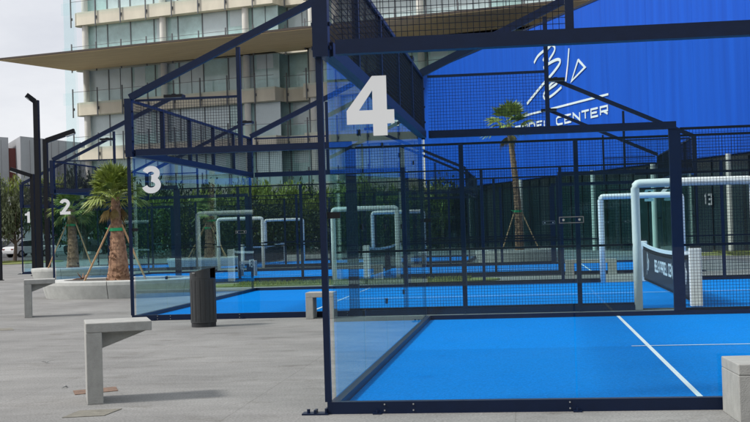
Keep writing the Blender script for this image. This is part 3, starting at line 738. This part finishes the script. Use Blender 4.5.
# ------------------------------------------------------------------ parked cars
def car(u,depth,col,ang,label):
    g=gd(u,depth); r=empty('parked_car',(g.x,g.y,0),ang,label,'car','cars parked at far left')
    low=[(-2.1,.32),(2.1,.32),(2.15,.6),(2.05,.86),(1.25,.97),(-1.75,1.0),(-2.1,.92),(-2.16,.6)]
    b=MB(); b.prism(low,Vector((0,-.86,0)),X_,Z_,Y_*1.72); b.build('body',M[col],r,bevel=.07)
    b=MB(); cab=[(-1.7,.99),(1.2,.97),(.55,1.40),(-.1,1.48),(-1.1,1.44)]
    V=[];
    for y,s in ((-.80,1),(.80,1)):
        for x,z in cab: V.append((x,y*(1-.16*(z-.97)/.5),z))
    b.add(V,[tuple(range(5)),tuple(range(5,10))[::-1]]+[(i,i+5,(i+1)%5+5,(i+1)%5) for i in range(5)]); b.build('cabin_glass',M['carglass'],r,bevel=.04)
    b=MB(); b.prism([(-1.08,1.445),(-.1,1.485),(.5,1.42),(.48,1.45),(-.1,1.52),(-1.1,1.475)],Vector((0,-.66,0)),X_,Z_,Y_*1.32); b.build('roof',M[col],r,bevel=.01)
    for x in (-1.32,1.32):
        for y in (-.80,.80):
            s=-1 if y<0 else 1
            b=MB(); b.tube([(x,y-s*.12,.33),(x,y+s*.08,.33)],.33,20); w=b.build('wheel',M['tyre'],r)
            b=MB(); b.tube([(x,y+s*.081,.33),(x,y+s*.095,.33)],.20,14); b.build('rim',M['steel'],w)
    for x,m_ in ((2.12,'lampglass'),(-2.12,'redclad')):
        for y in (-.62,.62):
            b=MB(); b.box((x-.04,y-.15,.68),(x+.05,y+.15,.80)); b.build('headlight' if x>0 else 'tail_light',M[m_],r)
for u,dep,col,ang,l in ((7,116,'carpaint',R(8),'dark car at the far left edge parked under the olive tree'),(27,113,'carwhite',R(60),'white car parked nose out beside the dark car at far left'),
    (56,118,'carwhite',R(5),'white car parked behind the black lamp posts'),(88,117,'carpaint',R(5),'dark car parked left of the stocky palm trunk'),(-26,114,'carwhite',R(4),'white car outside the left picture edge')):
    if u>-20: car(u,dep,col,ang,l)

# ------------------------------------------------------------------ grey industrial building far left
def local(root_pt, ang): return Matrix.Translation(root_pt)@Matrix.Rotation(ang,4,'Z')
gb=empty('industrial_building',(0,0,0),0,'low grey clad industrial building with a red brown panel at the far left','building')
D=160
def slabblock(name,u0,u1,v0,v1,depth,thick,m,par):
    a=gd(u0,depth); c=gd(u1,depth+ (u1-u0)*.05); z0=zat(u0,v0,depth); z1=zat(u1,v1,depth); d=(c-a).normalized(); n_=Vector((-d.y,d.x,0))
    b=MB(); V=[a,c,c+n_*thick,a+n_*thick]; V=[Vector((q.x,q.y,0)) for q in V]+[Vector((a.x,a.y,z0)),Vector((c.x,c.y,z1)),Vector(((c+n_*thick).x,(c+n_*thick).y,z1)),Vector(((a+n_*thick).x,(a+n_*thick).y,z0))]
    b.add(V,[(0,3,2,1),(4,5,6,7),(0,1,5,4),(1,2,6,5),(2,3,7,6),(3,0,4,7)]); return b.build(name,m,par)
slabblock('wall',-60,10.5,133,135,D-2,20,M['greyclad'],gb)
slabblock('recessed_panel',10.4,24,148,148,D+2,16,M['redclad'],gb)
slabblock('wall',22.5,95,136,141.5,D-2,20,M['greyclad'],gb)
b=MB()
for i in range(18):
    u=-40+i*7.2
    if 8<u<26: continue
    a=gd(u,D-2.3+ (u-22)*.05 if u>22 else D-2.3); b.box((a.x-.03,a.y-.05,0),(a.x+.03,a.y+.02,zat(u,140,D-2)))
b.build('cladding_seam',M['mull'],gb)
wa=gd(-60,132); wc=gd(66,132); zt_=zat(20,197,132); b=MB(); b.bar(Vector((wa.x,wa.y,zt_-.2)),Vector((wc.x,wc.y,zt_-.2)),.5,.5)
rw=empty('boundary_wall',(0,0,0),0,'long pale topped boundary wall below the grey building','wall'); b.build('coping',M['planter'],rw)
b=MB(); b.bar(Vector((wa.x,wa.y,(zt_-.46)/2)),Vector((wc.x,wc.y,(zt_-.46)/2)),.36,zt_-.46); b.build('wall_face',M['greyclad'],rw)

# ------------------------------------------------------------------ blue building
A=gd(427,100); B=gd(750,55); dB=(B-A); LB=dB.length; dB.normalize(); nB=Vector((dB.y,-dB.x,0))       # nB: toward the courts?
if nB.dot(CAM-A)<0: nB=-nB
ZT,ZP=13.95,4.5
bb=empty('sports_hall',(A.x,A.y,0),math.atan2(dB.y,dB.x),'tall blue clad hall with white lettering on a dark glazed ground floor','building')
# local frame: x along wall toward camera, y: outward is -y or +y
sgn=1 if (Matrix.Rotation(math.atan2(dB.y,dB.x),3,'Z')@Y_).dot(nB)>0 else -1
LL=LB*1.35; back=-sgn*10
def by(a,b_): return (min(a,b_),max(a,b_))
y0,y1=by(0,back); b=MB(); b.box((0,y0,ZP),(LL,y1,ZT)); b.build('blue_cladding',M['bluewall'],bb)
y0,y1=by(-sgn*.5,back); b=MB(); b.box((.4,y0,0),(LL,y1,ZP-.002)); b.build('ground_floor_glazing',M['plinth'],bb)
b=MB(); y0,y1=by(sgn*.03,back-.03); b.box((-.05,y0,ZT+.001),(LL,y1,ZT+.12)); b.build('parapet_cap',M['navy'],bb)
b=MB(); y0,y1=by(-sgn*.2,-sgn*1.4); b.box((-1.3,y0,0),(-.06,y1,ZT-.5)); b.build('end_pilaster',M['cream'],bb)
x=.9; b=MB()
while x<LL:
    y0,y1=by(sgn*.0,sgn*.004); b.box((x-.006,y0,ZP+.02),(x+.006,y1,ZT)); x+=4.6
b.build('cladding_joint',M['bluewall'],bb)
# white slim columns of the ground floor
wallZ=[437,473,525,598,659,735]
def wallpt(u,v,off=.06):
    d=ray(u,v); n_=nB; o=A+nB*off; t=(o-CAM).dot(n_)/d.dot(n_); return CAM+d*t
inv=Matrix.Translation((A.x,A.y,0))@Matrix.Rotation(math.atan2(dB.y,dB.x),4,'Z'); inv=inv.inverted()
for u in wallZ:
    p_=inv@wallpt(u,215,.0); b=MB(); b.tube([(p_.x,sgn*.25,0),(p_.x,sgn*.25,ZP+.0)],.13,12); b.build('slim_column',M['column'],bb)
b=MB(); 
for k_ in range(40):
    y0,y1=by(-sgn*.5+sgn*.002,-sgn*.5+sgn*.05); x=1.2+k_*1.6; b.box((x,y0,.1),(x+.05,y1,ZP-.1))
b.build('glazing_bar',M['dark'],bb)
# lettering on the cladding (2D in the wall: a along wall from far end, z up)
def w2(u,v): p_=inv@wallpt(u,v); return (p_.x,p_.z)
lt=MB(); O=Vector((0,sgn*.02,0)); AX=X_; ny=Y_*sgn
x0=w2(515,131)[0]; x1=w2(608,112)[0]; zb=w2(608,113.5)[1]; zh=w2(608,105.5)[1]-zb
nchar=11; tot=x1-x0; wch=tot/(nchar+.35*11+.6)
GAP=wch*.36
write(lt,'PADEL CENTER',Vector((x0,sgn*.02,zb)),AX,Z_,ny,zh,wch,GAP,zh*.26,.03)
la_,lb_=w2(516,118),w2(608,94.2); lt.ribbon([(la_[0],lb_[1]-.02),(lb_[0],lb_[1])],.12,O,AX,Z_,ny*.03)
def scr(pts,w,tp=None,k=0):
    P_=[w2(500+a/4.017,35+c/4.017) for a,c in pts]
    lt.ribbon(P_,w,O+ny*.002*k,AX,Z_,ny*.03,taper=tp)
def smooth(pts,n=6):
    out=[]; P_=[pts[0]]+pts+[pts[-1]]
    for i in range(1,len(P_)-2):
        for j in range(n):
            t=j/n; a,b_,c,d=P_[i-1],P_[i],P_[i+1],P_[i+2]
            out.append(tuple(.5*((2*b_[k])+(-a[k]+c[k])*t+(2*a[k]-5*b_[k]+4*c[k]-d[k])*t*t+(-a[k]+3*b_[k]-3*c[k]+d[k])*t**3) for k in (0,1)))
    out.append(pts[-1]); return out
scr(smooth([(136,112),(152,84),(182,58),(200,46)]),.17)                                   # upper left hook
scr(smooth([(196,100),(214,72),(219,52),(206,40),(188,60),(172,104)]),.16,k=1)
scr(smooth([(174,132),(200,112),(232,98),(240,112),(214,150),(170,200),(108,276)]),.18,k=2)
scr(smooth([(180,232),(196,218),(226,196),(228,186),(212,190),(184,222),(174,246),(184,256),(212,240),(246,210)]),.15,k=3)
scr([(276,54),(271,120),(263,186)],.15,k=1)
scr([(313,100),(340,130),(286,186),(313,100)],.15,k=2)
lt.build('wall_lettering',M['white'],bb)
lt=MB(); q=inv@wallpt(697,204.5,0); write(lt,'13',Vector((q.x,sgn*.0-sgn*.40,q.z)),AX,Z_,ny,.45,.28,.12,.09,.03); lt.build('plinth_number',M['letter'],bb)

# ------------------------------------------------------------------ office tower with timber canopy
TA=gd(76,121); TB=gd(500,103.3); dT=(TB-TA).normalized(); LT=(gd(600,99)-TA).length; angT=math.atan2(dT.y,dT.x)
tw=empty('office_building',(TA.x,TA.y,0),angT,'pale curved glass office block with cream floor bands behind the courts','building')
# local x along facade, outward toward camera = -y
invT=(Matrix.Translation((TA.x,TA.y,0))@Matrix.Rotation(angT,4,'Z')).inverted()
def fx(u):
    d=ray(u,60); n_=Vector((dT.y,-dT.x,0)); t=(TA-CAM).dot(n_)/d.dot(n_); return (invT@(CAM+d*t)).x
xr0,xr1=fx(274),fx(304); LT=fx(590)
tops=[5.95+4.4*k for k in range(6)]
rd=random.Random(5)
segs=[(0,xr0,0.0),(xr0,xr1,1.7),(xr1,LT,-.3)]
b=MB(); b.box((1.2,2.9,0),(LT,18,32)); b.build('core_wall',M['win'],tw)
for fi,zt0 in enumerate(tops):
    for si,(a,c,off) in enumerate(segs):
        b=MB()
        if si==0:    # rounded end
            pts=[(c,off),(c,off+1.8),(0.3,off+1.8)]+[(1.0-1.0*math.sin(R(t)),off+1.0-1.0*math.cos(R(t))) for t in (90,70,50,30,10,0)]
            b.prism(pts,Vector((0,0,zt0-1.25)),X_,Y_,Z_*1.25)
        else: b.box((a+.002,off,zt0-1.25),(c-.002,off+1.8,zt0))
        b.build('floor_band',M['cream'],tw)
        # glazing above this band
        z0=zt0; z1=zt0+4.4-1.25
        x=a+(.9 if si==0 else .05); gy=off+1.05
        bay=2.75; nbay=max(1,int(round((c-x)/bay))); bw=(c-x)/nbay
        for k in range(nbay):
            m_=rd.choices(['blind','win','windark'],[.5,.4,.1] if si!=1 else [.2,.5,.3])[0]
            if m_=='windark': m_='win'
            if fi==4 and si==0 and k<6: m_='blind' if k%4 else 'win'
            w=MB(); w.box((x+k*bw+.05,gy,z0+.02),(x+(k+1)*bw-.05,gy+.05,z1-.02)); wo=w.build('window',M[m_],tw)
            if m_=='win' and rd.random()<.7:
                h_=rd.uniform(.25,.8)*(z1-z0); w=MB(); w.box((x+k*bw+.3,gy-.012,z1-.03-h_),(x+(k+1)*bw-rd.uniform(.3,1.2),gy-.003,z1-.03)); w.build('roller_blind',M['blind'],wo)
            fr=MB(); fr.box((x+k*bw-.05,gy-.06,z0+.001),(x+k*bw+.05,gy+.06,z1-.001)); fr.build('window_post',M['mull'],wo)
            if rd.random()<.5: fr=MB(); fr.box((x+(k+.5)*bw-.025,gy-.04,z0+.001),(x+(k+.5)*bw+.025,gy-.004,z1-.001)); fr.build('window_bar',M['mull'],wo)
        # balustrade posts and glass
        pr=MB(); x=a+(.15 if si==0 else .4)
        while x<c-.1:
            pr.box((x-.05,off-.20,zt0-1.45),(x+.05,off-.10,zt0+1.35)); pr.box((x-.10,off-.10,zt0-.75),(x+.10,off-.002,zt0-.5)); x+=2.9
        pr.box((a+.1,off-.17,zt0+1.02),(c-.02,off-.13,zt0+1.06)); pr.build('balustrade_frame',M['mull'],tw)
        g=MB(); g.box((a+.1 if si else -1.0,off-.155,zt0-.2),(c-.02,off-.14,zt0+1.0)); g.build('balustrade_glass',M['skin'],tw)
# end screen of glass at the left edge
b=MB(); b.box((-1.05,.25,4),(-1.0,2.2,30)); b.box((-1.0,.2,4),(.2,.24,30)); b.build('glass_screen',M['skin'],tw)
for u in (82,160,243,311,335,420):
    x=fx(u); off=-.3 if u>300 else 0
    b=MB(); zs=0
    for k in range(6): 
        b.tube([(x,off+.62,zs),(x,off+.62,tops[k]-1.25)],.31,20); zs=tops[k]+.001
    b.tube([(x,off+.62,zs),(x,off+.62,31)],.31,20); b.build('round_column',M['column'],tw,smooth=False)
b=MB(); b.box((1.6,1.2,0),(LT,1.6,4.6)); b.build('ground_floor_front',M['windark'],tw)
# timber canopy, one big thin slab: its own part of the block
cz=17.9
c0=at(-1,61,112.8);c1=at(72,71,121);c2=gd(520,102.5);c3=gd(640,89.5); cy_=[invT@Vector((q.x,q.y,0)) for q in (c0,c1,c2,c3)]
yb=2.0
poly=[(cy_[0].x,cy_[0].y),(cy_[3].x,cy_[3].y),(cy_[3].x+2,yb),(cy_[1].x,max(.0,cy_[1].y))]
b=MB(); b.prism(poly,Vector((0,0,cz)),X_,Y_,Z_*.06); cn=b.build('timber_canopy',M['wood'],tw)
b=MB(); b.prism([(a-.12 if i in(0,) else a,c-.12 if i<2 else c) for i,(a,c) in enumerate(poly)],Vector((0,0,cz+.062)),X_,Y_,Z_*.16); b.build('canopy_edge',M['trim'],cn)

print('objects',len(bpy.data.objects))
